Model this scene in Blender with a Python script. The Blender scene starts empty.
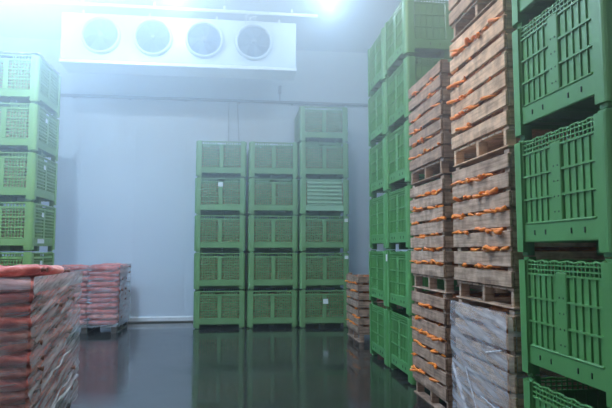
import bpy, bmesh, math, random
from mathutils import Vector, Matrix, noise
R = random.Random(7)
S = bpy.context.scene
COL = S.collection
PI = math.pi

# ------------------------------------------------------------------ materials
def new_mat(name):
    m = bpy.data.materials.new(name); m.use_nodes = True
    nt = m.node_tree
    return m, nt, nt.nodes['Principled BSDF'], nt.nodes['Material Output']

def node(nt, kind, **kw):
    n = nt.nodes.new(kind)
    for k, v in kw.items():
        if k in n.inputs: n.inputs[k].default_value = v
        else: setattr(n, k, v)
    return n

def noise_tex(nt, scale, detail=3, stretch=None, rough=0.5, coord='Object'):
    tc = node(nt, 'ShaderNodeTexCoord')
    mp = node(nt, 'ShaderNodeMapping')
    if stretch: mp.inputs['Scale'].default_value = stretch
    nt.links.new(tc.outputs[coord], mp.inputs['Vector'])
    n = node(nt, 'ShaderNodeTexNoise', Scale=scale, Detail=detail, Roughness=rough)
    nt.links.new(mp.outputs[0], n.inputs['Vector'])
    return n, mp

def ramp(nt, src, stops):
    r = node(nt, 'ShaderNodeValToRGB')
    e = r.color_ramp.elements
    while len(e) < len(stops): e.new(0.5)
    for el, (p, c) in zip(e, stops):
        el.position = p; el.color = (*c, 1)
    nt.links.new(src, r.inputs[0])
    return r

def bump(nt, b, src, strength, dist=0.01):
    bp = node(nt, 'ShaderNodeBump', Strength=strength, Distance=dist)
    nt.links.new(src, bp.inputs['Height']); nt.links.new(bp.outputs[0], b.inputs['Normal'])
    return bp

def plastic(name, c1, c2, rough=0.38):
    m, nt, b, _ = new_mat(name)
    n, _m = noise_tex(nt, 2.5, 4)
    r = ramp(nt, n.outputs['Fac'], [(0.3, c1), (0.7, c2)])
    nt.links.new(r.outputs[0], b.inputs['Base Color'])
    b.inputs['Roughness'].default_value = rough
    n2, _m = noise_tex(nt, 60, 2)
    bump(nt, b, n2.outputs['Fac'], 0.12, 0.003)
    return m

def plain(name, c, rough=0.5, metal=0.0, var=0.12):
    m, nt, b, _ = new_mat(name)
    n, _m = noise_tex(nt, 5, 3)
    d = tuple(x * (1 - var) for x in c)
    r = ramp(nt, n.outputs['Fac'], [(0.35, d), (0.65, c)])
    nt.links.new(r.outputs[0], b.inputs['Base Color'])
    b.inputs['Roughness'].default_value = rough
    b.inputs['Metallic'].default_value = metal
    return m

def wood(name, dark, mid, light):
    m, nt, b, _ = new_mat(name)
    n, mp = noise_tex(nt, 1.0, 6, (2.5, 2.5, 40), 0.65)
    r = ramp(nt, n.outputs['Fac'], [(0.28, dark), (0.5, mid), (0.72, light)])
    at = node(nt, 'ShaderNodeAttribute', attribute_name='tone')
    mx = node(nt, 'ShaderNodeMix', data_type='RGBA', blend_type='MULTIPLY')
    mx.inputs[0].default_value = 1.0
    nt.links.new(r.outputs[0], mx.inputs[6]); nt.links.new(at.outputs['Color'], mx.inputs[7])
    n2, _m = noise_tex(nt, 9, 5)
    r2 = ramp(nt, n2.outputs['Fac'], [(0.32, (0.40, 0.36, 0.33)), (0.58, (1, 1, 1))])
    m2 = node(nt, 'ShaderNodeMix', data_type='RGBA', blend_type='MULTIPLY')
    m2.inputs[0].default_value = 0.8
    nt.links.new(mx.outputs[2], m2.inputs[6]); nt.links.new(r2.outputs[0], m2.inputs[7])
    nt.links.new(m2.outputs[2], b.inputs['Base Color'])
    b.inputs['Roughness'].default_value = 0.75
    bump(nt, b, n.outputs['Fac'], 0.5, 0.004)
    return m

M = {}
M['green'] = plastic('green_plastic', (0.075, 0.26, 0.075), (0.105, 0.32, 0.10))
M['green_pale'] = plastic('pale_green_plastic', (0.13, 0.27, 0.10), (0.17, 0.33, 0.13), 0.45)
M['green_olive'] = plastic('olive_green_plastic', (0.17, 0.31, 0.08), (0.22, 0.37, 0.11), 0.45)
M['bolt'] = plain('dark_bolt', (0.02, 0.05, 0.025), 0.5)
M['paper'] = plain('white_paper', (0.75, 0.78, 0.76), 0.6)
M['wood_tan'] = wood('tan_timber', (0.38, 0.22, 0.13), (0.76, 0.50, 0.33), (0.88, 0.64, 0.46))
M['wood_grey'] = wood('weathered_timber', (0.20, 0.12, 0.08), (0.50, 0.345, 0.25), (0.66, 0.49, 0.38))
M['wood_dark'] = wood('damp_dark_timber', (0.16, 0.09, 0.06), (0.42, 0.27, 0.19), (0.56, 0.39, 0.29))
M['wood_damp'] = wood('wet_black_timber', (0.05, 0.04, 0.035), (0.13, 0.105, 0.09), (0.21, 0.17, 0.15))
M['green_light'] = plastic('light_green_plastic', (0.26, 0.44, 0.27), (0.32, 0.50, 0.32), 0.3)
M['curb'] = plain('white_curb', (0.86, 0.88, 0.90), 0.4)
M['white_metal'] = plain('white_painted_metal', (0.50, 0.56, 0.60), 0.35, 0.0, 0.05)
M['tray_metal'] = plain('drip_tray_metal', (0.66, 0.70, 0.72), 0.35, 0.2, 0.05)
M['fan_dark'] = plain('fan_blue_grey', (0.05, 0.10, 0.17), 0.4)
M['fan_blade'] = plain('fan_blade', (0.045, 0.085, 0.14), 0.6)
M['pipe'] = plain('grey_pipe', (0.16, 0.18, 0.22), 0.5)
M['conduit'] = plain('pale_conduit', (0.75, 0.8, 0.82), 0.35)
M['cable'] = plain('pale_cable', (0.35, 0.38, 0.42), 0.5)

def carrot_mat():
    m, nt, b, _ = new_mat('carrot_orange')
    n, _m = noise_tex(nt, 30, 3)
    r = ramp(nt, n.outputs['Fac'], [(0.3, (0.90, 0.19, 0.015)), (0.7, (1.0, 0.34, 0.04))])
    nt.links.new(r.outputs[0], b.inputs['Base Color'])
    b.inputs['Roughness'].default_value = 0.35
    return m
M['carrot'] = carrot_mat()

def heap_mat(name, stops):
    m, nt, b, _ = new_mat(name)
    tc = node(nt, 'ShaderNodeTexCoord')
    v = node(nt, 'ShaderNodeTexVoronoi', Scale=26)
    mp = node(nt, 'ShaderNodeMapping'); mp.inputs['Scale'].default_value = (0.6, 0.6, 1.7)
    nt.links.new(tc.outputs['Object'], mp.inputs[0]); nt.links.new(mp.outputs[0], v.inputs['Vector'])
    s = node(nt, 'ShaderNodeSeparateColor'); nt.links.new(v.outputs['Color'], s.inputs[0])
    r = ramp(nt, s.outputs[0], stops)
    nt.links.new(r.outputs[0], b.inputs['Base Color'])
    b.inputs['Roughness'].default_value = 0.6
    iv = node(nt, 'ShaderNodeMath', operation='SUBTRACT'); iv.inputs[0].default_value = 1
    nt.links.new(v.outputs['Distance'], iv.inputs[1])
    bump(nt, b, iv.outputs[0], 1.0, 0.03)
    return m
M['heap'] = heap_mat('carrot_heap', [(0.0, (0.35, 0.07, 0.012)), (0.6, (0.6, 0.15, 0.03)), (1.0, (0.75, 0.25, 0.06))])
M['heap_brown'] = heap_mat('brown_produce', [(0.0, (0.24, 0.17, 0.08)), (0.6, (0.44, 0.29, 0.14)), (1.0, (0.58, 0.38, 0.20))])

def bag_mat(name, a, b_, c):
    m, nt, b, _ = new_mat(name)
    n, _m = noise_tex(nt, 7, 4, (1, 3.0, 1))
    r = ramp(nt, n.outputs['Fac'], [(0.3, a), (0.52, b_), (0.75, c)])
    nt.links.new(r.outputs[0], b.inputs['Base Color'])
    b.inputs['Roughness'].default_value = 0.45
    w1 = node(nt, 'ShaderNodeTexWave', Scale=40); tc = node(nt, 'ShaderNodeTexCoord')
    nt.links.new(tc.outputs['Object'], w1.inputs['Vector'])
    n2, _m = noise_tex(nt, 14, 4, (1, 2.5, 1))
    ad = node(nt, 'ShaderNodeMath', operation='MULTIPLY_ADD'); ad.inputs[1].default_value = 0.12
    nt.links.new(w1.outputs['Fac'], ad.inputs[0]); nt.links.new(n2.outputs['Fac'], ad.inputs[2])
    bump(nt, b, ad.outputs[0], 0.9, 0.02)
    return m
M['bag_red'] = bag_mat('red_mesh_bag', (0.44, 0.055, 0.045), (0.74, 0.16, 0.13), (0.90, 0.42, 0.37))
M['bag_pink'] = bag_mat('pink_mesh_bag', (0.60, 0.14, 0.11), (0.86, 0.33, 0.27), (0.95, 0.62, 0.56))
M['bag_tie'] = plain('brown_tie', (0.20, 0.07, 0.04), 0.6)

def film_mat(name, base, amp, ang, scale=3.0):
    """thin stretch film: clear where it is tight, milky where it is gathered in folds"""
    m, nt, b, out = new_mat(name)
    tc = node(nt, 'ShaderNodeTexCoord')
    rt = node(nt, 'ShaderNodeMapping'); rt.inputs['Rotation'].default_value = ang
    st = node(nt, 'ShaderNodeMapping'); st.inputs['Scale'].default_value = (1.0, 1.0, 9)
    nt.links.new(tc.outputs['Object'], rt.inputs[0]); nt.links.new(rt.outputs[0], st.inputs[0])
    n = node(nt, 'ShaderNodeTexNoise', Scale=scale, Detail=5, Roughness=0.6)
    nt.links.new(st.outputs[0], n.inputs['Vector'])
    mr = node(nt, 'ShaderNodeMapRange'); mr.inputs[1].default_value = 0.38; mr.inputs[2].default_value = 0.72
    mr.inputs[3].default_value = base; mr.inputs[4].default_value = amp
    nt.links.new(n.outputs['Fac'], mr.inputs[0])
    b.inputs['Base Color'].default_value = (0.80, 0.82, 0.90, 1)
    b.inputs['Roughness'].default_value = 0.22
    bump(nt, b, n.outputs['Fac'], 0.5, 0.02)
    tr = node(nt, 'ShaderNodeBsdfTransparent')
    mx = node(nt, 'ShaderNodeMixShader')
    nt.links.new(mr.outputs[0], mx.inputs[0]); nt.links.new(tr.outputs[0], mx.inputs[1])
    nt.links.new(b.outputs[0], mx.inputs[2]); nt.links.new(mx.outputs[0], out.inputs['Surface'])
    return m
M['film'] = film_mat('stretch_film', 0.24, 0.64, (-0.28, 0, 0), 3.2)
M['film_clear'] = film_mat('stretch_film_tight', 0.07, 0.45, (0, 0.1, 0), 3.0)
M['film_far'] = film_mat('stretch_film_milky', 0.40, 0.72, (0, 0, 0), 2.0)
M['film_wood'] = film_mat('stretch_film_torn', 0.16, 0.66, (-0.15, 0, 0), 1.6)
M['film_fold'] = film_mat('stretch_film_gathered', 0.35, 0.85, (-0.28, 0, 0), 3.0)
M['film_rope'] = plain('gathered_film', (0.80, 0.84, 0.90), 0.25)

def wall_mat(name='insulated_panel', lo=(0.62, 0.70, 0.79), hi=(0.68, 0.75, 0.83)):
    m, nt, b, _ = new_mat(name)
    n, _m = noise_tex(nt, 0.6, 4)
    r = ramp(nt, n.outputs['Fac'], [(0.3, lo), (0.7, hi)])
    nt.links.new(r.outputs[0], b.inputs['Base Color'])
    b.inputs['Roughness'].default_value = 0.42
    tc = node(nt, 'ShaderNodeTexCoord'); w = node(nt, 'ShaderNodeTexWave', Scale=0.28)
    nt.links.new(tc.outputs['Object'], w.inputs['Vector'])
    r2 = ramp(nt, w.outputs['Fac'], [(0.0, (0, 0, 0)), (0.01, (1, 1, 1))])
    bump(nt, b, r2.outputs[0], 0.3, 0.005)
    return m
M['wall'] = wall_mat()
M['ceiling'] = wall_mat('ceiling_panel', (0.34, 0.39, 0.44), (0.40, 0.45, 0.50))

def floor_mat():
    m, nt, b, _ = new_mat('wet_concrete')
    n, _m = noise_tex(nt, 1.1, 6, None, 0.6)
    r = ramp(nt, n.outputs['Fac'], [(0.3, (0.018, 0.018, 0.017)), (0.7, (0.045, 0.044, 0.042))])
    nt.links.new(r.outputs[0], b.inputs['Base Color'])
    n2, _m = noise_tex(nt, 0.9, 5, None, 0.65)
    r2 = ramp(nt, n2.outputs['Fac'], [(0.35, (0.05,) * 3), (0.7, (0.20,) * 3)])
    nt.links.new(r2.outputs[0], b.inputs['Roughness'])
    b.inputs['Specular IOR Level'].default_value = 0.75
    n3, _m = noise_tex(nt, 5, 4)
    bump(nt, b, n3.outputs['Fac'], 0.10, 0.01)
    return m
M['floor'] = floor_mat()

def emit_mat(name, c, s):
    m, nt, b, _ = new_mat(name)
    b.inputs['Base Color'].default_value = (1, 1, 1, 1)
    b.inputs['Emission Color'].default_value = (*c, 1)
    b.inputs['Emission Strength'].default_value = s
    return m

# ------------------------------------------------------------------ mesh helpers
class MB:
    def __init__(self):
        self.bm = bmesh.new()
        self.tone = self.bm.loops.layers.color.new('tone')
    def box(self, a, b, bev=0.0, tone=1.0, rot=None):
        x0, y0, z0 = a; x1, y1, z1 = b
        c = Vector(((x0 + x1) / 2, (y0 + y1) / 2, (z0 + z1) / 2))
        mt = Matrix.Translation(c)
        if rot: mt = mt @ rot
        mt = mt @ Matrix.Diagonal((abs(x1 - x0), abs(y1 - y0), abs(z1 - z0), 1))
        r = bmesh.ops.create_cube(self.bm, size=1.0, matrix=mt)
        vs = set(r['verts'])
        fs = {f for v in vs for f in v.link_faces}
        if bev > 0:
            es = {e for v in vs for e in v.link_edges}
            rr = bmesh.ops.bevel(self.bm, geom=list(es), offset=bev, segments=1, affect='EDGES')
            fs = set(rr['faces']) | {f for f in fs if f.is_valid}
        if isinstance(tone, (int, float)): tone = (tone,) * 3
        for f in fs:
            if f.is_valid:
                for l in f.loops: l[self.tone] = (*tone, 1)
    def poly(self, pts, z0, z1, bevel_top=0):
        lo = [self.bm.verts.new((x, y, z0)) for x, y in pts]
        hi = [self.bm.verts.new((x, y, z1)) for x, y in pts]
        n = len(pts)
        fs = [self.bm.faces.new(lo[::-1]), self.bm.faces.new(hi)]
        for i in range(n):
            fs.append(self.bm.faces.new((lo[i], lo[(i + 1) % n], hi[(i + 1) % n], hi[i])))
        for f in fs:
            for l in f.loops: l[self.tone] = (1, 1, 1, 1)
    def tube(self, pts, r, n=8, taper=None):
        rings = []
        P = [Vector(p) for p in pts]
        for i, p in enumerate(P):
            d = (P[min(i + 1, len(P) - 1)] - P[max(i - 1, 0)]).normalized()
            a = d.orthogonal().normalized(); b = d.cross(a)
            rr = taper[i] if taper else r
            rings.append([self.bm.verts.new(p + (a * math.cos(2 * PI * k / n) + b * math.sin(2 * PI * k / n)) * rr) for k in range(n)])
        for q in range(len(rings) - 1):
            for k in range(n):
                f = self.bm.faces.new((rings[q][k], rings[q][(k + 1) % n], rings[q + 1][(k + 1) % n], rings[q + 1][k]))
                f.smooth = True
        self.bm.faces.new(rings[0][::-1]); self.bm.faces.new(rings[-1])
    def lathe(self, prof, n=32, axis='Z', c=(0, 0, 0), smooth=True):
        rings = []
        for (r, h) in prof:
            ring = []
            for k in range(n):
                t = 2 * PI * k / n
                if axis == 'Z': v = (c[0] + r * math.cos(t), c[1] + r * math.sin(t), c[2] + h)
                else: v = (c[0] + r * math.cos(t), c[1] + h, c[2] + r * math.sin(t))
                ring.append(self.bm.verts.new(v))
            rings.append(ring)
        for q in range(len(rings) - 1):
            for k in range(n):
                f = self.bm.faces.new((rings[q][k], rings[q][(k + 1) % n], rings[q + 1][(k + 1) % n], rings[q + 1][k]))
                f.smooth = smooth
        if prof[0][0] > 1e-4: self.bm.faces.new(rings[0][::-1])
        if prof[-1][0] > 1e-4: self.bm.faces.new(rings[-1])
    def mesh(self, name, mat):
        bmesh.ops.recalc_face_normals(self.bm, faces=self.bm.faces)
        me = bpy.data.meshes.new(name); self.bm.to_mesh(me); self.bm.free()
        me.materials.append(mat)
        return me

def obj(name, me, parent=None, loc=(0, 0, 0), rotz=0.0):
    o = bpy.data.objects.new(name, me); COL.objects.link(o)
    o.location = loc; o.rotation_euler = (0, 0, rotz)
    if parent: o.parent = parent
    return o

def tag(o, label, cat, group=None, kind=None):
    o['label'] = label; o['category'] = cat
    if group: o['group'] = group
    if kind: o['kind'] = kind
    return o

def struct(name, me, loc=(0, 0, 0)):
    o = obj(name, me, None, loc); o['kind'] = 'structure'; return o

def copy_tree(src, parent=None):
    c = src.copy(); COL.objects.link(c)
    if parent: c.parent = parent
    for ch in list(src.children):
        copy_tree(ch, c)
    return c

def box_mesh(name, a, b, mat, bev=0):
    m = MB(); m.box(a, b, bev); return m.mesh(name, mat)

# ------------------------------------------------------------------ the cold room
X0, X1, Y0, Y1, H = -6.4, 3.35, -4.0, 12.55, 6.2
struct('floor', box_mesh('floor', (X0, Y0, -0.15), (X1, Y1, 0), M['floor']))
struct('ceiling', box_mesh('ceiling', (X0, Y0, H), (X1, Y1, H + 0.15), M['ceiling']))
struct('wall_back', box_mesh('wall_back', (X0, Y1, 0), (X1, Y1 + 0.15, H), M['wall']))
struct('wall_front', box_mesh('wall_front', (X0, Y0 - 0.15, 0), (X1, Y0, H), M['wall']))
struct('wall_left', box_mesh('wall_left', (X0 - 0.15, Y0, 0), (X0, Y1, H), M['wall']))
struct('wall_right', box_mesh('wall_right', (X1, Y0, 0), (X1 + 0.15, Y1, H), M['wall']))
struct('baseboard_back', box_mesh('baseboard_back', (X0, Y1 - 0.06, 0), (X1, Y1, 0.13), M['curb'], 0.03))
m = MB(); m.box((X0, Y1 - 0.09, 4.90), (X1, Y1 - 0.03, 4.96), 0.012)
x = X0 + 0.4
while x < X1:
    m.box((x, Y1 - 0.04, 4.885), (x + 0.05, Y1, 4.975)); x += 1.2
struct('trim_1', m.mesh('trim_1', M['pipe']))
m = MB()
m.tube([(X0 + 0.1, 10.42, H - 0.09), (1.52, 10.42, H - 0.09)], 0.03, 10)  # pale tube stands in for a bright lamp streak along the ceiling
for xx in (-5.5, -4.2, -2.9, -1.6, -0.3, 1.0):
    m.box((xx, 10.39, H - 0.09), (xx + 0.03, 10.45, H))
tag(obj('streak_pipe', m.mesh('streak_pipe', M['conduit'])), 'pale pipe standing in for a bright streak under the ceiling before the fan unit', 'pipe')

# ------------------------------------------------------------------ evaporator with four fans
cx0, cx1, cy, cz0, cz1 = -3.31, 1.12, 10.60, 5.06, 6.02
CW = cx1 - cx0
ev = bpy.data.objects.new('evaporator_unit', None); COL.objects.link(ev)
ev.location = ((cx0 + cx1) / 2, cy, cz0)
tag(ev, 'white four-fan cooling unit hung high before the back wall', 'cooling unit')
m = MB()
hw = CW / 2
m.box((-hw, 0.0, 0.05), (hw, 0.58, cz1 - cz0), 0.015)
obj('housing', m.mesh('housing', M['white_metal']), ev)
m = MB()
m.box((-hw - 0.01, -0.03, -0.02), (hw + 0.01, 0.60, 0.05), 0.012)
obj('drip_tray', m.mesh('drip_tray', M['tray_metal']), ev)
m = MB()
for s in (-1.9, -0.65, 0.65, 1.9):
    m.box((s - 0.02, 0.3, cz1 - cz0 - 0.01), (s + 0.02, 0.34, H - cz0))
obj('hanger', m.mesh('hanger', M['conduit']), ev)
m = MB()
m.tube([(1.3, -0.05, 0.86), (1.3, -0.09, 0.98), (1.42, -0.09, 1.02), (1.42, -0.02, 0.88)], 0.014, 6)
m.tube([(1.22, -0.05, 0.84), (1.22, -0.1, 1.02), (1.34, -0.1, 1.07)], 0.012, 6)
obj('refrigerant_hose', m.mesh('refrigerant_hose', M['conduit']), ev)
def ring_mesh():
    m = MB()
    m.lathe([(0.315, 0.0), (0.365, 0.0), (0.36, -0.05), (0.345, -0.10), (0.325, -0.10), (0.31, -0.02), (0.315, 0.0)], 40, 'Y')
    return m.mesh('fan_shroud', M['white_metal'])
def back_mesh():
    m = MB(); m.lathe([(0.0001, -0.004), (0.315, -0.004), (0.315, 0.0)], 40, 'Y'); return m.mesh('fan_opening', M['fan_dark'])
def blade_mesh():
    m = MB()
    for k in range(5):
        t0 = 2 * PI * k / 5
        rows = []
        for i in range(5):
            rr = 0.07 + 0.225 * i / 4
            sp = 0.28 + 0.16 * i / 4
            row = []
            for j in range(5):
                t = t0 + sp * (j - 2) / 2 + 0.25 * i / 4
                row.append(m.bm.verts.new((rr * math.cos(t), -0.02 - 0.012 * (j - 2), rr * math.sin(t))))
            rows.append(row)
        for i in range(4):
            for j in range(4):
                m.bm.faces.new((rows[i][j], rows[i + 1][j], rows[i + 1][j + 1], rows[i][j + 1])).smooth = True
    return m.mesh('fan_blades', M['fan_blade'])
def guard_mesh():
    m = MB()
    for rr in (0.1, 0.14, 0.18, 0.22, 0.26, 0.30):
        pts = [(rr * math.cos(t * PI / 16), -0.095 - 0.02 * (1 - rr / 0.33), rr * math.sin(t * PI / 16)) for t in range(33)]
        m.tube(pts, 0.0025, 4)
    for k in range(8):
        t = k * PI / 4
        m.tube([(0.05 * math.cos(t), -0.115, 0.05 * math.sin(t)), (0.335 * math.cos(t), -0.095, 0.335 * math.sin(t))], 0.003, 4)
    return m.mesh('fan_guard', M['fan_dark'])
def hub_mesh():
    m = MB(); m.lathe([(0.045, -0.03), (0.045, -0.11), (0.02, -0.118), (0.0001, -0.12)], 20, 'Y'); return m.mesh('fan_hub', M['pipe'])
rm, bk, bl, gd, hb = ring_mesh(), back_mesh(), blade_mesh(), guard_mesh(), hub_mesh()
for fx in (-2.58, -1.62, -0.66, 0.29):
    r_ = obj('fan_shroud', rm, ev, (fx - (cx0 + cx1) / 2, 0, 0.53))
    obj('fan_opening', bk, r_); q = obj('fan_blades', bl, r_); q.rotation_euler = (0, R.random() * 3, 0)
    obj('fan_guard', gd, r_); obj('fan_hub', hb, r_)

# small things on the back wall
m = MB(); m.box((0.91, Y1 - 0.08, 5.14), (0.98, Y1, 5.32), 0.01); m.tube([(0.945, Y1 - 0.04, 5.14), (0.945, Y1 - 0.04, 4.98)], 0.012, 6)
tag(obj('junction_box', m.mesh('junction_box', M['pipe'])), 'small dark box on the back wall under the right end of the fan unit', 'junction box')
for i, (xa, xb, lb) in enumerate(((-0.21, -0.20, 'thin straight cable hanging down the back wall above the left central bins'),
                                 (-0.02, 0.07, 'thin slanting cable hanging right of the straight one on the back wall'))):
    m = MB(); m.tube([(xa, Y1 - 0.05, 4.9), ((xa + xb) / 2 - 0.01, Y1 - 0.04, 4.2), (xb, Y1 - 0.04, 3.2), (xb, Y1 - 0.04, 1.0), (xb, Y1 - 0.04, 0.0)], 0.007, 6)
    tag(obj('hanging_cable', m.mesh('hanging_cable', M['cable'])), lb, 'cable')

# ------------------------------------------------------------------ green bulk bins
BW, BD, BH = 0.98, 1.14, 0.77       # narrow face, wide face, pitch
BZ = BH - 0.008

def wall_panel(w, mat, style='grid'):
    """one perforated bin wall, centred on x, outer face towards -y, depth 0.05"""
    m = MB(); h = w / 2
    top = BZ - 0.012
    m.box((-h, 0.0, 0.085), (h, 0.035, 0.205), 0.006)                 # solid bottom rail
    m.box((-h + 0.04, -0.007, 0.197), (h - 0.04, 0.035, 0.213), 0.006)              # its ledge
    if style != 'grid': m.box((-h, -0.004, top - 0.022), (h, 0.035, top), 0.006)          # top rim
    fr = 0.018 if style == 'mesh' else 0.022
    for s in (-1, 1):
        m.box((s * h, 0.0, 0.205), (s * (h - fr), 0.035, top), 0.005)
    if style == 'louvre':
        n = 6
        for k in range(n):
            z = 0.235 + (top - 0.26) * k / n
            m.box((-h + 0.04, -0.012, z), (h - 0.04, 0.012, z + 0.045), 0.008)
        m.box((-h + 0.04, 0.02, 0.21), (h - 0.04, 0.03, top - 0.02))
        m.box((-0.03, -0.004, 0.21), (0.03, 0.03, top - 0.05), 0.004)
        return m
    h += 0.025 if style == 'mesh' else 0.02
    zt = top - 0.095                                                  # top of the panels
    cw = 0.04 if style == 'mesh' else 0.052
    m.box((-cw, -0.004, 0.205), (cw, 0.035, zt + 0.02), 0.006)  # centre column
    hh = h - 0.045
    if style == 'mesh':                                               # square-mesh windows
        for s in (-1, 1):
            a, b = s * 0.052, s * hh
            for k in range(1, 7):
                x = a + (b - a) * k / 7
                m.box((x - 0.0075, 0.004, 0.205), (x + 0.0075, 0.022, top - 0.02))
        for k in range(1, 10):
            z = 0.21 + (top - 0.23) * k / 10
            t = 0.011 if k in (3, 6) else 0.007
            m.box((-hh, 0.0, z - t), (hh, 0.016, z + t))
        m.box((-hh, -0.004, top - 0.10), (hh, 0.02, top - 0.08), 0.004)
        return m
    # fine mesh band under the wavy rim
    n = int(2 * hh / 0.036)
    for k in range(1, n):
        x = -hh + 2 * hh * k / n
        m.box((x - 0.004, 0.006, zt), (x + 0.004, 0.016, top - 0.008))
    for z in (zt + 0.03, zt + 0.06):
        m.box((-hh, 0.004, z - 0.004), (hh, 0.018, z + 0.004))
    m.tube([(-hh - 0.01 + (2 * hh + 0.02) * k / 40, 0.012, top - 0.014 + 0.004 * math.sin(k * 0.9) + 0.002 * math.sin(k * 2.3)) for k in range(41)], 0.007, 6)
    m.box((-hh, 0.0, zt - 0.006), (hh, 0.022, zt + 0.006))
    for s in (-1, 1):
        a, b = s * 0.052, s * hh
        ns = 5
        for k in range(ns):
            xc = a + (b - a) * (k + 0.5) / ns
            ww = abs(b - a) / ns * 0.455
            m.box((xc - ww, 0.012, 0.21), (xc + ww, 0.024, zt), 0.005)      # recessed slats
            xe = a + (b - a) * k / ns
            if k: m.box((xe - 0.0045, 0.003, 0.21), (xe + 0.0045, 0.016, zt))
        for j in (1, 2):
            z = 0.21 + (zt - 0.21) * j / 3
            m.box((min(a, b), -0.002, z - 0.006), (max(a, b), 0.018, z + 0.006))
    return m

def bolts(m2):
    for z in (0.26, 0.35, 0.44, 0.53):
        for s in (-0.018, 0.022):
            m2.box((s - 0.004, -0.007, z - 0.005), (s + 0.004, -0.003, z + 0.005), 0.001)
    for x in (-0.25, 0.25, -0.13, 0.13):
        m2.box((x - 0.004, -0.005, 0.13), (x + 0.004, 0.001, 0.16))

def corner_post():
    """rounded corner leg, outer corner at the origin pointing to -x -y"""
    m = MB(); r = 0.055; a = 0.115; t = 0.05
    arc = [(r - r * math.cos(k * PI / 12), r - r * math.sin(k * PI / 12)) for k in range(7)]
    pts = [(0, a)] + arc + [(a, 0), (a, t), (t, t), (t, a)]
    m.poly(pts, 0.024, BZ - 0.020)
    pts2 = [(x + 0.028 if x < t else x, y + 0.028 if y < t else y) for x, y in pts]
    m.poly(pts2, BZ - 0.020, BZ)          # stacking lip, set in
    m.poly(pts2, 0.0, 0.024)
    return m

def make_bin(mat, style='grid', name='plastic_bulk_bin'):
    root = bpy.data.objects.new(name, None); COL.objects.link(root)
    fw = BW - 2 * 0.10; sw = BD - 2 * 0.10
    key = mat.name + style
    def panel(w, st):
        m = wall_panel(w, mat, st)
        if st == 'grid':
            n0 = len(m.bm.faces); bolts(m); m.bm.faces.ensure_lookup_table()
            for f_ in m.bm.faces[n0:]: f_.material_index = 1
        me = m.mesh('bin_wall', M['green_light'] if st == 'louvre' else mat); me.materials.append(M['bolt']); return me
    front = panel(fw, style)
    plainw = panel(fw, 'mesh') if style == 'louvre' else front
    side = panel(sw, 'mesh' if style == 'louvre' else style)
    ins = 0.014
    for me, loc, rz in ((front, (0, -BD / 2 + ins, 0), 0), (plainw, (0, BD / 2 - ins, 0), PI),
                        (side, (-BW / 2 + ins, 0, 0), -PI / 2), (side, (BW / 2 - ins, 0, 0), PI / 2)):
        p = obj('bin_wall', me, root, loc, rz)
    pm = corner_post().mesh('corner_post', mat)
    for (sx, sy, rz) in ((-1, -1, 0), (1, -1, PI / 2), (1, 1, PI), (-1, 1, -PI / 2)):
        obj('corner_post', pm, root, (sx * BW / 2, sy * BD / 2, 0), rz)
    m = MB()
    m.box((-BW / 2 + 0.03, -BD / 2 + 0.03, 0.11), (BW / 2 - 0.03, BD / 2 - 0.03, 0.14))
    for s in (-1, 0, 1):
        m.box((s * 0.28 - 0.02, -BD / 2 + 0.05, 0.085), (s * 0.28 + 0.02, BD / 2 - 0.05, 0.11))
    obj('base_deck', m.mesh('base_deck', mat), root)
    m = MB()
    m.box((-BW / 2 + 0.09, -0.05, 0.0), (BW / 2 - 0.09, 0.05, 0.11), 0.006)  # crossed skids added to stop light showing through the fork openings
    m.box((-0.05, -BD / 2 + 0.34, 0.002), (0.05, BD / 2 - 0.34, 0.11), 0.006)
    obj('light_block_skid', m.mesh('light_block_skid', mat), root)
    return root

protos = {}
def bin_at(kind, x, y, z, rz, label, group, zs=1.0):
    mat, style = {'near': (M['green'], 'grid'), 'mid': (M['green'], 'grid'), 'far': (M['green_pale'], 'mesh'),
                  'louvre': (M['green_pale'], 'louvre'), 'left': (M['green_olive'], 'mesh')}[kind]
    key = (mat.name, style)
    if key not in protos:
        o = protos[key] = make_bin(mat, style)
    else:
        o = copy_tree(protos[key])
    o.location = (x, y, z); o.rotation_euler = (0, 0, rz); o.scale = (1, 1, zs)
    tag(o, label, 'bulk bin', group)
    return o

ORD = ['on the floor', 'second from the floor', 'third from the floor', 'fourth from the floor', 'fifth from the floor', 'sixth from the floor']
def heap_mesh(name, w, d, h, mat, seed, z0=0.15, amp=0.03, n=22):
    bm = bmesh.new()
    bmesh.ops.create_cube(bm, size=1.0, matrix=Matrix.Translation((0, 0, z0 + h / 2)) @ Matrix.Diagonal((w, d, h, 1)))
    bmesh.ops.subdivide_edges(bm, edges=bm.edges, cuts=n, use_grid_fill=True)
    for v in bm.verts:
        if v.co.z > z0 + 0.01:
            v.co += Vector((0, 0, 1)) * noise.noise(v.co * 6 + Vector((seed, 0, 0))) * amp * (2 if v.co.z > z0 + h - 0.01 else 1)
            k = noise.noise(v.co * 16 + Vector((0, seed, 0))) * amp * 0.5
            v.co.x -= k * v.co.x / w; v.co.y -= k * v.co.y / d
    for f in bm.faces: f.smooth = True
    me = bpy.data.meshes.new(name); bm.to_mesh(me); bm.free(); me.materials.append(mat)
    return me
brown_heap = heap_mesh('produce_heap', BW - 0.10, BD - 0.10, 0.50, M['heap_brown'], 3.0)

def sticker(parent, x, y, z, rz, w=0.07, h=0.09):
    m = MB(); m.box((-w / 2, -0.002, -h / 2), (w / 2, 0.0, h / 2))
    return obj('paper_label', m.mesh('paper_label', M['paper']), parent, (x, y, z), rz)

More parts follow.
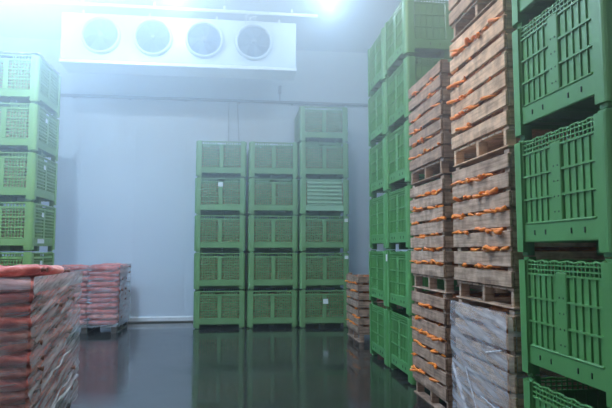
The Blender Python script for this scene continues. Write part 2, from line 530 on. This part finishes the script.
# centre stacks against the back wall
center = [('left central stack', -0.33, 11.36, 5), ('middle central stack', 0.735, 11.34, 5), ('right central stack', 1.785, 11.27, 6)]
for name, x, yf, n in center:
    for k in range(n):
        kind = 'louvre' if (name.startswith('right') and k == 3) else 'far'
        jx, jr = R.uniform(-0.008, 0.008), R.uniform(-0.006, 0.006)
        what = 'pale green bin with horizontal louvre bars' if kind == 'louvre' else 'pale green mesh bin'
        topq = ', topmost' if k == n - 1 else ''
        o = bin_at(kind, x + jx, yf + BD / 2, k * BH * 0.986, jr, '%s in the %s, %s' % (what, name, ORD[k]), 'bins stacked against the back wall', 0.986)
        o.scale = (1.045, 1, 0.986)
        hp = obj('produce_heap', brown_heap, None, (x, yf + BD / 2, k * BH * 0.986), PI * (k % 2))
        tag(hp, 'brown produce behind the mesh of the %s, bin %s' % (name, ORD[k]), 'produce', 'produce inside the back wall bins', 'stuff')
        if name.startswith('left') and k == 3: sticker(o, 0.0, -BD / 2 + 0.006, 0.62, 0, 0.09, 0.09)
        if name.startswith('right') and k == 0: sticker(o, 0.02, -BD / 2 + 0.006, 0.53, 0, 0.10, 0.10)
        if name.startswith('right') and k in (1, 2): sticker(o, BW / 2 - 0.06, -BD / 2 - 0.003, 0.66, 0, 0.07, 0.07)

# left stack
for k in range(6):
    jr = R.uniform(-0.008, 0.008)
    o = bin_at('left', -3.10 - BW / 2, 8.95 + BD / 2, k * BH, jr, 'olive green bin of the far left stack, %s' % ORD[k], 'bins stacked at the left')
    hp = obj('produce_heap', brown_heap, None, (-3.10 - BW / 2, 8.95 + BD / 2, k * BH), 0)
    tag(hp, 'brown produce behind the mesh of the left stack, bin %s' % ORD[k], 'produce', 'produce inside the left bins', 'stuff')
    if k in (1, 2, 3, 4):
        sticker(o, BW / 2 - 0.008, -0.1, 0.58, PI / 2, 0.10, 0.07)
    if k in (1, 2):
        sticker(o, BW / 2 - 0.008, -0.15, 0.16, PI / 2, 0.30, 0.07)
# cover sheets on the left stack: crumpled pale film on the top bin rim
def crumple(name, w, d, mat, seed, amp=0.04, n=26):
    bm = bmesh.new()
    bmesh.ops.create_grid(bm, x_segments=n, y_segments=n, size=0.5)
    for v in bm.verts:
        v.co.x *= w; v.co.y *= d
        v.co.z = amp * (0.6 + noise.noise(Vector((v.co.x * 9, v.co.y * 9, seed))))
    for f in bm.faces: f.smooth = True
    me = bpy.data.meshes.new(name); bm.to_mesh(me); bm.free(); me.materials.append(mat)
    return me
o = obj('film_scrap', crumple('film_scrap', 0.95, 1.1, M['film_rope'], 2.2), None, (-3.10 - BW / 2, 8.95 + BD / 2, 6 * BH + 0.005))
sol = o.modifiers.new('thick', 'SOLIDIFY'); sol.thickness = 0.004
tag(o, 'crumpled white film lying over the topmost left bin', 'plastic film')

# mid stacks (their side faces the aisle)
for name, yc, n in (('nearer', 6.36 + BW / 2, 6), ('farther', 7.38 + BW / 2, 6)):
    for k in range(n):
        o = bin_at('mid', 2.0 + BD / 2 + R.uniform(-0.008, 0.008), yc, k * BH * 1.018, -PI / 2 + R.uniform(-0.006, 0.006),
                   'green bin of the %s tall stack beyond the wooden crates, %s' % (name, ORD[k]), 'bins in the tall right aisle stacks', 1.018)
        if name == 'nearer' and k == 1: sticker(o, -BW / 2 + 0.05, -BD / 2 - 0.006, 0.66, 0, 0.07, 0.09)
# near stack at the right edge
for k in range(6):
    o = bin_at('near', 1.83 + BD / 2 + R.uniform(-0.008, 0.008), 3.50 - BW / 2, k * 0.762, -PI / 2 + R.uniform(-0.008, 0.008),
               'big green mesh bin in the nearest right stack, %s' % ORD[k], 'bins in the nearest right stack', 0.99)

# ------------------------------------------------------------------ wooden boxes
WW, WD, WH = 0.98, 1.15, 1.148
def plank(m, a, b, tone, tilt=0.0, axis='Y'):
    rot = Matrix.Rotation(tilt, 4, axis)
    m.box(a, b, 0.004, tone, rot)
def tone_():
    t = R.uniform(0.72, 1.15); return (t, t * R.uniform(0.95, 1.0), t * R.uniform(0.88, 1.0))
ZS = [0.155 + 0.1405 * k for k in range(8)]
def slat_side(w, seed):
    m = MB(); h = w / 2
    for k in range(7):
        z = ZS[k]
        plank(m, (-h, 0, z + R.uniform(-.004, .004)), (h, 0.022, z + 0.109 + R.uniform(-0.006, 0.006)), tone_(), R.uniform(-0.006, 0.006))
    return m
def make_box(mat):
    root = bpy.data.objects.new('wooden_crate', None); COL.objects.link(root)
    for (w, loc, rz) in ((WW, (0, -WD / 2, 0), 0), (WW, (0, WD / 2, 0), PI), (WD - 0.05, (-WW / 2, 0, 0), -PI / 2), (WD - 0.05, (WW / 2, 0, 0), PI / 2)):
        obj('slatted_side', slat_side(w, 0).mesh('slatted_side', mat), root, loc, rz)
    for sx in (-1, 1):
        for sy in (-1, 1):
            m = MB(); m.box((-0.035, -0.035, 0.12), (0.035, 0.035, WH - 0.01), 0.004, tone_())
            obj('corner_post', m.mesh('corner_post', mat), root, (sx * (WW / 2 - 0.06), sy * (WD / 2 - 0.06), 0))
    m = MB()
    for y in (-1, 0, 1):
        for x in (-1, 0, 1):
            m.box((x * (WW / 2 - 0.05) - 0.02, y * (WD / 2 - 0.06) - 0.03, 0.012), (x * (WW / 2 - 0.05) + 0.02, y * (WD / 2 - 0.06) + 0.05, 0.127), 0.004, tone_())
    m.box((-WW / 2 + 0.02, -0.04, 0.012), (WW / 2 - 0.02, 0.04, 0.127), 0.004, tone_())  # middle bearer made continuous to shut out light from behind
    for y in (-1, 0, 1):
        m.box((-WW / 2, y * (WD / 2 - 0.06) - 0.05, 0.0), (WW / 2, y * (WD / 2 - 0.06) + 0.05, 0.012), 0.003, tone_())
    obj('pallet_base', m.mesh('pallet_base', mat), root)
    m = MB()
    for k in range(9):
        x = -WW / 2 + WW * (k + 0.5) / 9
        m.box((x - 0.048, -WD / 2 + 0.02, 0.127), (x + 0.048, WD / 2 - 0.02, 0.147), 0.003, tone_())
    obj('bottom_boards', m.mesh('bottom_boards', mat), root)
    return root
carrot_heap = heap_mesh('carrot_heap', WD - 0.22, WW - 0.14, 0.93, M['heap'], 9.0, 0.15, 0.03, 30)

def carrot_mesh(seed):
    rr = random.Random(seed); m = MB()
    L = rr.uniform(0.13, 0.19); r = rr.uniform(0.014, 0.019)
    bx, bz = rr.uniform(-0.02, 0.02), rr.uniform(-0.015, 0.015)
    prof = [(0, 0.35), (0.02, 0.85), (0.08, 1.0), (0.3, 0.95), (0.55, 0.75), (0.8, 0.45), (0.93, 0.25), (1.0, 0.08)]
    pts = [(t * L - L * 0.5, bx * math.sin(PI * t), bz * math.sin(PI * t)) for t, _ in prof]
    m.tube(pts, r, 8, [r * q for _, q in prof])
    me = m.mesh('carrot', M['carrot'])
    return me
carrots = [carrot_mesh(s) for s in range(5)]
NC = [0]
def put_carrot(x, y, z, yaw, pit, label, group, s=1.0):
    o = obj('carrot', carrots[NC[0] % 5], None, (x, y, z)); NC[0] += 1
    o.rotation_euler = (R.uniform(0, 6), pit, yaw); o.scale = (s, s, s)
    tag(o, label, 'carrot', group)

# X of the aisle face, Y centre, level, material, carrots, description
boxes = []
for k, (mt, nc) in enumerate((('wood_grey', 0), ('wood_grey', 62), ('wood_tan', 44), ('wood_grey', 6))):
    boxes.append((1.90, 4.22, k, mt, nc, ['bottom box wrapped in clear film', 'grey second box', 'tan third box', 'topmost box'][k] + ' of the nearer crate stack'))
for k, (mt, nc) in enumerate((('wood_dark', 46), ('wood_grey', 50), ('wood_dark', 30))):
    boxes.append((1.95, 5.62, k, mt, nc, ['bottom box', 'middle box', 'topmost box'][k] + ' of the farther crate stack'))
boxes.append((2.05, 9.88, 0, 'wood_dark', 26, 'single box on the floor by the back bins'))
wp = {}
for (xf, yc, k, mt, nc, desc) in boxes:
    if mt not in wp: o = wp[mt] = make_box(M[mt])
    else: o = copy_tree(wp[mt])
    flip = PI if len(boxes) % 2 and k % 2 else 0
    o.location = (xf + WD / 2, yc, k * WH); o.rotation_euler = (0, 0, -PI / 2 + R.uniform(-0.01, 0.01) + (PI if k == 2 else 0))
    o.scale = (1.055 if xf == 1.90 else 1.02, 1, 1)
    tag(o, 'slatted wooden crate, ' + desc, 'wooden crate', 'slatted wooden crates')
    hp = obj('carrot_heap', carrot_heap, None, (xf + WD / 2, yc, k * WH))
    tag(hp, 'orange carrots heaped inside the ' + desc, 'carrots', 'carrots heaped inside crates', 'stuff')
    gaps = [ZS[j] + 0.125 for j in range(0, 6)]
    n = 0
    while n < nc:
        gz = k * WH + R.choice(gaps)
        y0 = yc + R.uniform(-0.42, 0.42)
        if xf == 1.90 and k == 2: y0 = yc + 0.45 - abs(R.gauss(0, 0.42))
        if abs(y0 - yc) > 0.46: continue
        for c in range(R.choice((1, 1, 2, 2))):
            yaw = R.choice((PI / 2, -PI / 2)) + R.gauss(0, 0.45)
            y = y0 + R.uniform(-0.14, 0.14)
            y = max(yc - 0.44, min(yc + 0.44, y))
            put_carrot(xf - R.uniform(-0.012, 0.012), y, gz + R.uniform(-0.006, 0.012), yaw, R.uniform(-0.18, 0.18),
                       'orange carrot poking from the ' + desc, 'carrots poking out of the ' + desc, R.uniform(0.75, 1.0))
            n += 1

# ------------------------------------------------------------------ clear film on the bottom crate
def film_sheet(name, P, Q, z0, z1, mat, nrm, seed, amp=0.012, nu=40, nv=60, ang=0.8, freq=16):
    """wrinkled sheet between plan points P and Q, from z0 to z1, ridges running diagonally"""
    bm = bmesh.new(); P = Vector(P); Q = Vector(Q); L = (Q - P).length
    g = []
    for j in range(nv + 1):
        row = []
        for i in range(nu + 1):
            u = i / nu; v = j / nv
            p = P.lerp(Q, u); z = z0 + (z1 - z0) * v
            t = (u * L * math.sin(ang) + z * math.cos(ang))
            s_ = (u * L * math.cos(ang) - z * math.sin(ang))
            d = noise.noise(Vector((t * freq, s_ * 1.6, seed))) * amp + noise.noise(Vector((t * freq * 2.5, s_ * 3, seed + 5))) * amp * 0.5
            row.append(bm.verts.new((p.x + nrm[0] * (d + amp), p.y + nrm[1] * (d + amp), z)))
        g.append(row)
    for j in range(nv):
        for i in range(nu):
            bm.faces.new((g[j][i], g[j][i + 1], g[j + 1][i + 1], g[j + 1][i])).smooth = True
    me = bpy.data.meshes.new(name); bm.to_mesh(me); bm.free(); me.materials.append(mat)
    return me
fw = bpy.data.objects.new('plastic_wrap', None); COL.objects.link(fw)
fw.location = (1.9, 4.22, 0)
tag(fw, 'clear wrinkled plastic film round the bottom box of the nearer wooden stack', 'plastic film')
obj('film_sheet', film_sheet('film_sheet', (-0.035, 0.50), (-0.035, -0.51), 0.02, WH - 0.02, M['film_wood'], (-1, 0), 4.0, 0.012, ang=0.3, freq=9), fw)
obj('film_sheet', film_sheet('film_sheet', (-0.035, -0.51), (0.9, -0.51), 0.02, WH - 0.02, M['film_wood'], (0, -1), 14.0, 0.006), fw)
m = MB()
def strand(m, a, b, r, k):
    pts = []
    for i in range(13):
        t = i / 12
        pts.append((-0.058 + 0.002 * math.sin(i * 1.7 + k), a[0] + (b[0] - a[0]) * t + 0.002 * math.sin(i * 2.1 + k), a[1] + (b[1] - a[1]) * t))
    m.tube(pts, r, 6, [r * (0.7 + 0.5 * abs(math.sin(i * 1.3 + k))) for i in range(13)])
strand(m, (0.44, 0.60), (0.02, 0.12), 0.012, 0)
strand(m, (0.43, 0.56), (0.0, 0.08), 0.009, 1)
strand(m, (0.18, 0.62), (-0.22, 0.06), 0.007, 2)
strand(m, (-0.20, 0.80), (-0.46, 0.86), 0.008, 3)
strand(m, (-0.1, 0.46), (-0.45, 0.42), 0.006, 4)
obj('gathered_fold', m.mesh('gathered_fold', M['film_fold']), fw)

# ------------------------------------------------------------------ pallets of red mesh bags
def bag_mesh(seed, L=0.56, W=0.42, T=0.115):
    bm = bmesh.new(); nu, nv = 26, 20
    top, bot = [], []
    for j in range(nv + 1):
        a, b = [], []
        for i in range(nu + 1):
            u = -1 + 2 * i / nu; v = -1 + 2 * j / nv
            e = max(0.0, (1 - abs(u) ** 5) * (1 - abs(v) ** 4)) ** 0.38
            x = u * L / 2 * (1 - 0.05 * v * v); y = v * W / 2 * (1 - 0.10 * abs(u) ** 3)
            n1 = noise.noise(Vector((x * 5, y * 22, seed))) * 0.38 + noise.noise(Vector((x * 12, y * 34, seed + 4))) * 0.25
            x += noise.noise(Vector((v * 3, seed, 1))) * 0.02; y += noise.noise(Vector((u * 3, seed, 9))) * 0.02
            h = T / 2 * e
            a.append(bm.verts.new((x, y, T / 2 + h * (1 + n1))))
            b.append(bm.verts.new((x, y, T / 2 - h * (1 - n1 * 0.4))) if 0 < i < nu and 0 < j < nv else a[-1])
        top.append(a); bot.append(b)
    for j in range(nv):
        for i in range(nu):
            for g, fl in ((top, 0), (bot, 1)):
                q = [g[j][i], g[j][i + 1], g[j + 1][i + 1], g[j + 1][i]]
                if fl: q.reverse()
                try: bm.faces.new(q).smooth = True
                except ValueError: pass
    bmesh.ops.remove_doubles(bm, verts=bm.verts, dist=1e-5)
    me = bpy.data.meshes.new('sack'); bm.to_mesh(me); bm.free()
    return me
def tie_mesh(seed, L=0.56, T=0.115):
    m = MB(); x = L / 2
    m.tube([(x - 0.02, 0, T * .5), (x + 0.01, 0, T * .5), (x + 0.02, 0.004, T * .52), (x + 0.045, 0.01, T * .5)], 0.02, 7, [0.028, 0.012, 0.015, 0.026])
    return m.mesh('tied_neck', M['bag_tie'])
bag_protos = []
for s in range(6):
    me = bag_mesh(s * 3.3); me.materials.append(M['bag_pink'] if s % 3 == 2 else M['bag_red'])
    o = obj('mesh_sack', me); obj('tied_neck', tie_mesh(s), o)
    bag_protos.append([o, False])
NB = [0]
def put_bag(x, y, z, rz, label, group, tilt=(0, 0), sc=(1, 1, 1)):
    p = bag_protos[R.randrange(6)]
    if not p[1]: o = p[0]; p[1] = True
    else: o = copy_tree(p[0])
    o.location = (x, y, z); o.rotation_euler = (tilt[0], tilt[1], rz); o.scale = sc
    tag(o, label, 'sack', group)

def make_pallet(name_label, x, y, w, d, rz=0):
    root = bpy.data.objects.new('wooden_pallet', None); COL.objects.link(root)
    root.location = (x, y, 0); tag(root, name_label, 'pallet')
    m = MB(); n = 8
    for k in range(n):
        yy = -d / 2 + d * (k + 0.5) / n
        m.box((-w / 2, yy - d / n * 0.42, 0.122), (w / 2, yy + d / n * 0.42, 0.144), 0.003, tone_())
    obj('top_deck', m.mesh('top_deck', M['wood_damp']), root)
    for sx in (-1, 0, 1):
        m = MB(); m.box((sx * (w / 2 - 0.06) - 0.05, -d / 2, 0.1), (sx * (w / 2 - 0.06) + 0.05, d / 2, 0.122), 0.003, tone_())
        m.box((sx * (w / 2 - 0.06) - 0.05, -d / 2, 0.0), (sx * (w / 2 - 0.06) + 0.05, d / 2, 0.022), 0.003, tone_())
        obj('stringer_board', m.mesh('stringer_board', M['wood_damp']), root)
        for sy in (-1, 0, 1):
            m = MB(); m.box((-0.05, -0.06, 0.022), (0.05, 0.06, 0.1), 0.004, tone_())
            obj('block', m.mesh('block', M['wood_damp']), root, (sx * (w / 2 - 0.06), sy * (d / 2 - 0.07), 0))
    return root

def sack_stack(xr, ya, yb, n, z0, dz, which, cols=3):
    """xr: aisle side X, bags from Y ya to yb; aisle column of bags pointing at the aisle, near row beside it"""
    D = yb - ya
    for k in range(n):
        z = z0 + k * dz
        for c in range(cols):
            y = ya + D * (c + 0.5) / cols
            put_bag(xr - 0.29 + R.uniform(-0.025, 0.025), y + R.uniform(-0.015, 0.015), z + R.uniform(-0.006, 0.006), R.choice((0, 0, PI)) + R.uniform(-0.05, 0.05),
                    'red mesh sack of carrots on the aisle side of the %s' % which, 'sacks on the aisle side of the %s' % which,
                    (R.uniform(-0.06, 0.06), R.uniform(-0.05, 0.05)), (R.uniform(0.94, 1.04), D / cols / 0.41, dz / 0.108))
        put_bag(xr - 0.29 - 0.56 + R.uniform(-0.02, 0.02), ya + D / cols * 0.5 + R.uniform(-0.02, 0.03), z + R.uniform(-0.006, 0.006), R.choice((0, PI)) + R.uniform(-0.05, 0.05),
                'red mesh sack of carrots on the front left of the %s' % which, 'sacks on the front left of the %s' % which,
                (R.uniform(-0.03, 0.03), 0), (1, D / cols / 0.41, dz / 0.108))
NX, NYa, NYb = -1.54, 4.42, 5.68
make_pallet('dark wooden pallet under the near red sacks at the left edge', NX - 0.5, (NYa + NYb) / 2, 1.0, NYb - NYa)
sack_stack(NX, NYa, NYb, 13, 0.145, 0.091, 'near pallet')
zt = 0.15 + 13 * 0.091
for (x, y, rz) in ((NX - 0.26, NYa + 0.26, 0.5), (NX - 0.30, NYa + 0.62, -0.35), (NX - 0.28, NYa + 1.0, 0.2), (NX - 0.80, NYa + 0.24, 0.15), (NX - 0.78, NYa + 0.66, -0.2), (NX - 0.75, NYa + 1.05, 0.1)):
    put_bag(x, y, zt + R.uniform(-0.015, 0.01), rz, 'red mesh sack lying loose on top of the near pallet load', 'loose top sacks of the near pallet', (R.uniform(-0.08, 0.08), R.uniform(-0.1, 0.1)), (0.85, 0.9, 0.75))
FX, FYa, FYb = -2.22, 10.98, 12.08
make_pallet('dark wooden pallet under the distant red sacks by the back wall', FX - 0.6, (FYa + FYb) / 2, 1.2, FYb - FYa)
sack_stack(FX, FYa, FYb, 11, 0.145, 0.102, 'far pallet')

def wrap(name, label, x, ya, yb, w, z0, z1, mat, seed, amp):
    root = bpy.data.objects.new(name, None); COL.objects.link(root); root.location = (x, ya, 0)
    tag(root, label, 'plastic film')
    D = yb - ya; g = 0.02
    obj('film_sheet', film_sheet('film_sheet', (g, -g), (g, D + g), z0, z1, mat, (1, 0), seed, amp, 60, 80, -0.28, 13), root)
    obj('film_sheet', film_sheet('film_sheet', (-w, -g), (g, -g), z0, z1, M['film_clear'], (0, -1), seed + 3, amp * 0.7, 40, 50, 0.15, 14), root)
    return root
wr = wrap('stretch_wrap', 'clear stretch film with diagonal folds round the near red sacks', NX, NYa, NYb, 1.14, 0.15, 1.36, M['film'], 2.0, 0.02)
m = MB()
def fold(m, a, b, r, k, off=0.055):
    pts = []
    for i in range(15):
        t = i / 14
        pts.append((off + 0.006 * math.sin(i * 1.3 + k), a[0] + (b[0] - a[0]) * t, a[1] + (b[1] - a[1]) * t + 0.012 * math.sin(i * 0.9 + k)))
    m.tube(pts, r, 6, [r * (0.6 + 0.6 * abs(math.sin(i * 1.1 + k))) for i in range(15)])
for (a, b, r) in (((0.02, 0.16), (1.22, 0.36), 0.016), ((0.3, 0.24), (1.22, 0.46), 0.010),
                  ((0.35, 0.62), (1.22, 0.84), 0.006), ((0.3, 0.50), (1.0, 0.66), 0.010)):
    fold(m, a, b, r, a[1] * 9, 0.04)
obj('gathered_fold', m.mesh('gathered_fold', M['film_fold']), wr)
obj('top_band', film_sheet('top_band', (-1.14, -0.035), (0.03, -0.035), 1.27, 1.34, M['film_fold'], (0, -1), 21.0, 0.008, 40, 10, 0.1, 20), wr)
obj('top_band', film_sheet('top_band', (0.035, -0.02), (0.035, 1.30), 1.24, 1.36, M['film_fold'], (1, 0), 25.0, 0.008, 40, 10, 0.3, 20), wr)
wrap('stretch_wrap', 'milky stretch film round the distant red sacks by the back wall', FX, FYa, FYb, 1.16, 0.12, 1.28, M['film_far'], 8.0, 0.012)

# ------------------------------------------------------------------ lamps
def lamp(x, y, power, col, label, z=H):
    root = bpy.data.objects.new('ceiling_lamp', None); COL.objects.link(root); root.location = (x, y, z)
    tag(root, label, 'ceiling lamp', 'ceiling lamps')
    m = MB(); m.lathe([(0.17, 0.0), (0.17, -0.05), (0.14, -0.08), (0.0001, -0.08)], 28)
    obj('lamp_housing', m.mesh('lamp_housing', M['white_metal']), root)
    m = MB(); m.lathe([(0.125, -0.08), (0.125, -0.10), (0.10, -0.135), (0.06, -0.155), (0.0001, -0.16)], 28)
    obj('lamp_diffuser', m.mesh('lamp_diffuser', emit_mat('lamp_glow', col, 14.0)), root)
    l = bpy.data.lights.new('lamp_light', 'POINT'); l.energy = power; l.color = col; l.shadow_soft_size = 0.10
    lo = bpy.data.objects.new('lamp_light', l); COL.objects.link(lo); lo.parent = root; lo.location = (0, 0, -0.28)
FARC = (0.43, 0.68, 1.0); NEARC = (1.0, 0.93, 0.82)
lamp(1.60, 9.50, 120, FARC, 'bright round ceiling lamp right of the fan unit')
lamp(-1.12, 9.70, 70, FARC, 'bright round ceiling lamp before the middle of the fan unit')
lamp(-4.1, 9.3, 90, FARC, 'bright round ceiling lamp above the left bins')
lamp(-2.7, 7.1, 1120, FARC, 'round ceiling lamp behind the near left sacks')
lamp(-0.1, 4.6, 290, NEARC, 'round ceiling lamp over the middle of the aisle')
lamp(-3.0, 2.4, 120, NEARC, 'round ceiling lamp at the near left')

# ------------------------------------------------------------------ haze, camera, view
w = bpy.data.worlds.new('cold_mist'); S.world = w; w.use_nodes = True
nt = w.node_tree
nt.nodes['Background'].inputs[0].default_value = (0, 0, 0, 1); nt.nodes['Background'].inputs[1].default_value = 0
v = node(nt, 'ShaderNodeVolumeScatter', Density=0.02, Anisotropy=0.2)
v.inputs['Color'].default_value = (0.74, 0.87, 1.0, 1)
g = node(nt, 'ShaderNodeNewGeometry'); sp = node(nt, 'ShaderNodeSeparateXYZ')     # the mist thickens upwards
nt.links.new(g.outputs['Position'], sp.inputs[0])
mr = node(nt, 'ShaderNodeMapRange', interpolation_type='SMOOTHSTEP')
for k_, q_ in ((1, 1.2), (2, 6.0), (3, 0.005), (4, 0.22)): mr.inputs[k_].default_value = q_
nt.links.new(sp.outputs['Z'], mr.inputs[0]); nt.links.new(mr.outputs[0], v.inputs['Density'])
nt.links.new(v.outputs[0], nt.nodes['World Output'].inputs['Volume'])

f = 557.0
cam = bpy.data.cameras.new('camera'); co = bpy.data.objects.new('camera', cam); COL.objects.link(co)
cam.sensor_fit = 'HORIZONTAL'; cam.sensor_width = 36; cam.lens = 36 * f / 612
cam.clip_start = 0.05; cam.clip_end = 100
co.location = (0, 0, 1.56)
co.rotation_euler = (PI / 2 + math.atan(46 / f), 0, -math.atan(69 / f))
S.camera = co
S.view_settings.view_transform = 'Standard'; S.view_settings.look = 'None'
S.view_settings.exposure = 0.12; S.view_settings.gamma = 1; S.view_settings.use_curve_mapping = False
c = S.cycles
c.use_denoising = True
c.max_bounces = 7; c.diffuse_bounces = 4; c.glossy_bounces = 3; c.transmission_bounces = 4; c.volume_bounces = 1; c.transparent_max_bounces = 10
c.sample_clamp_indirect = 6.0
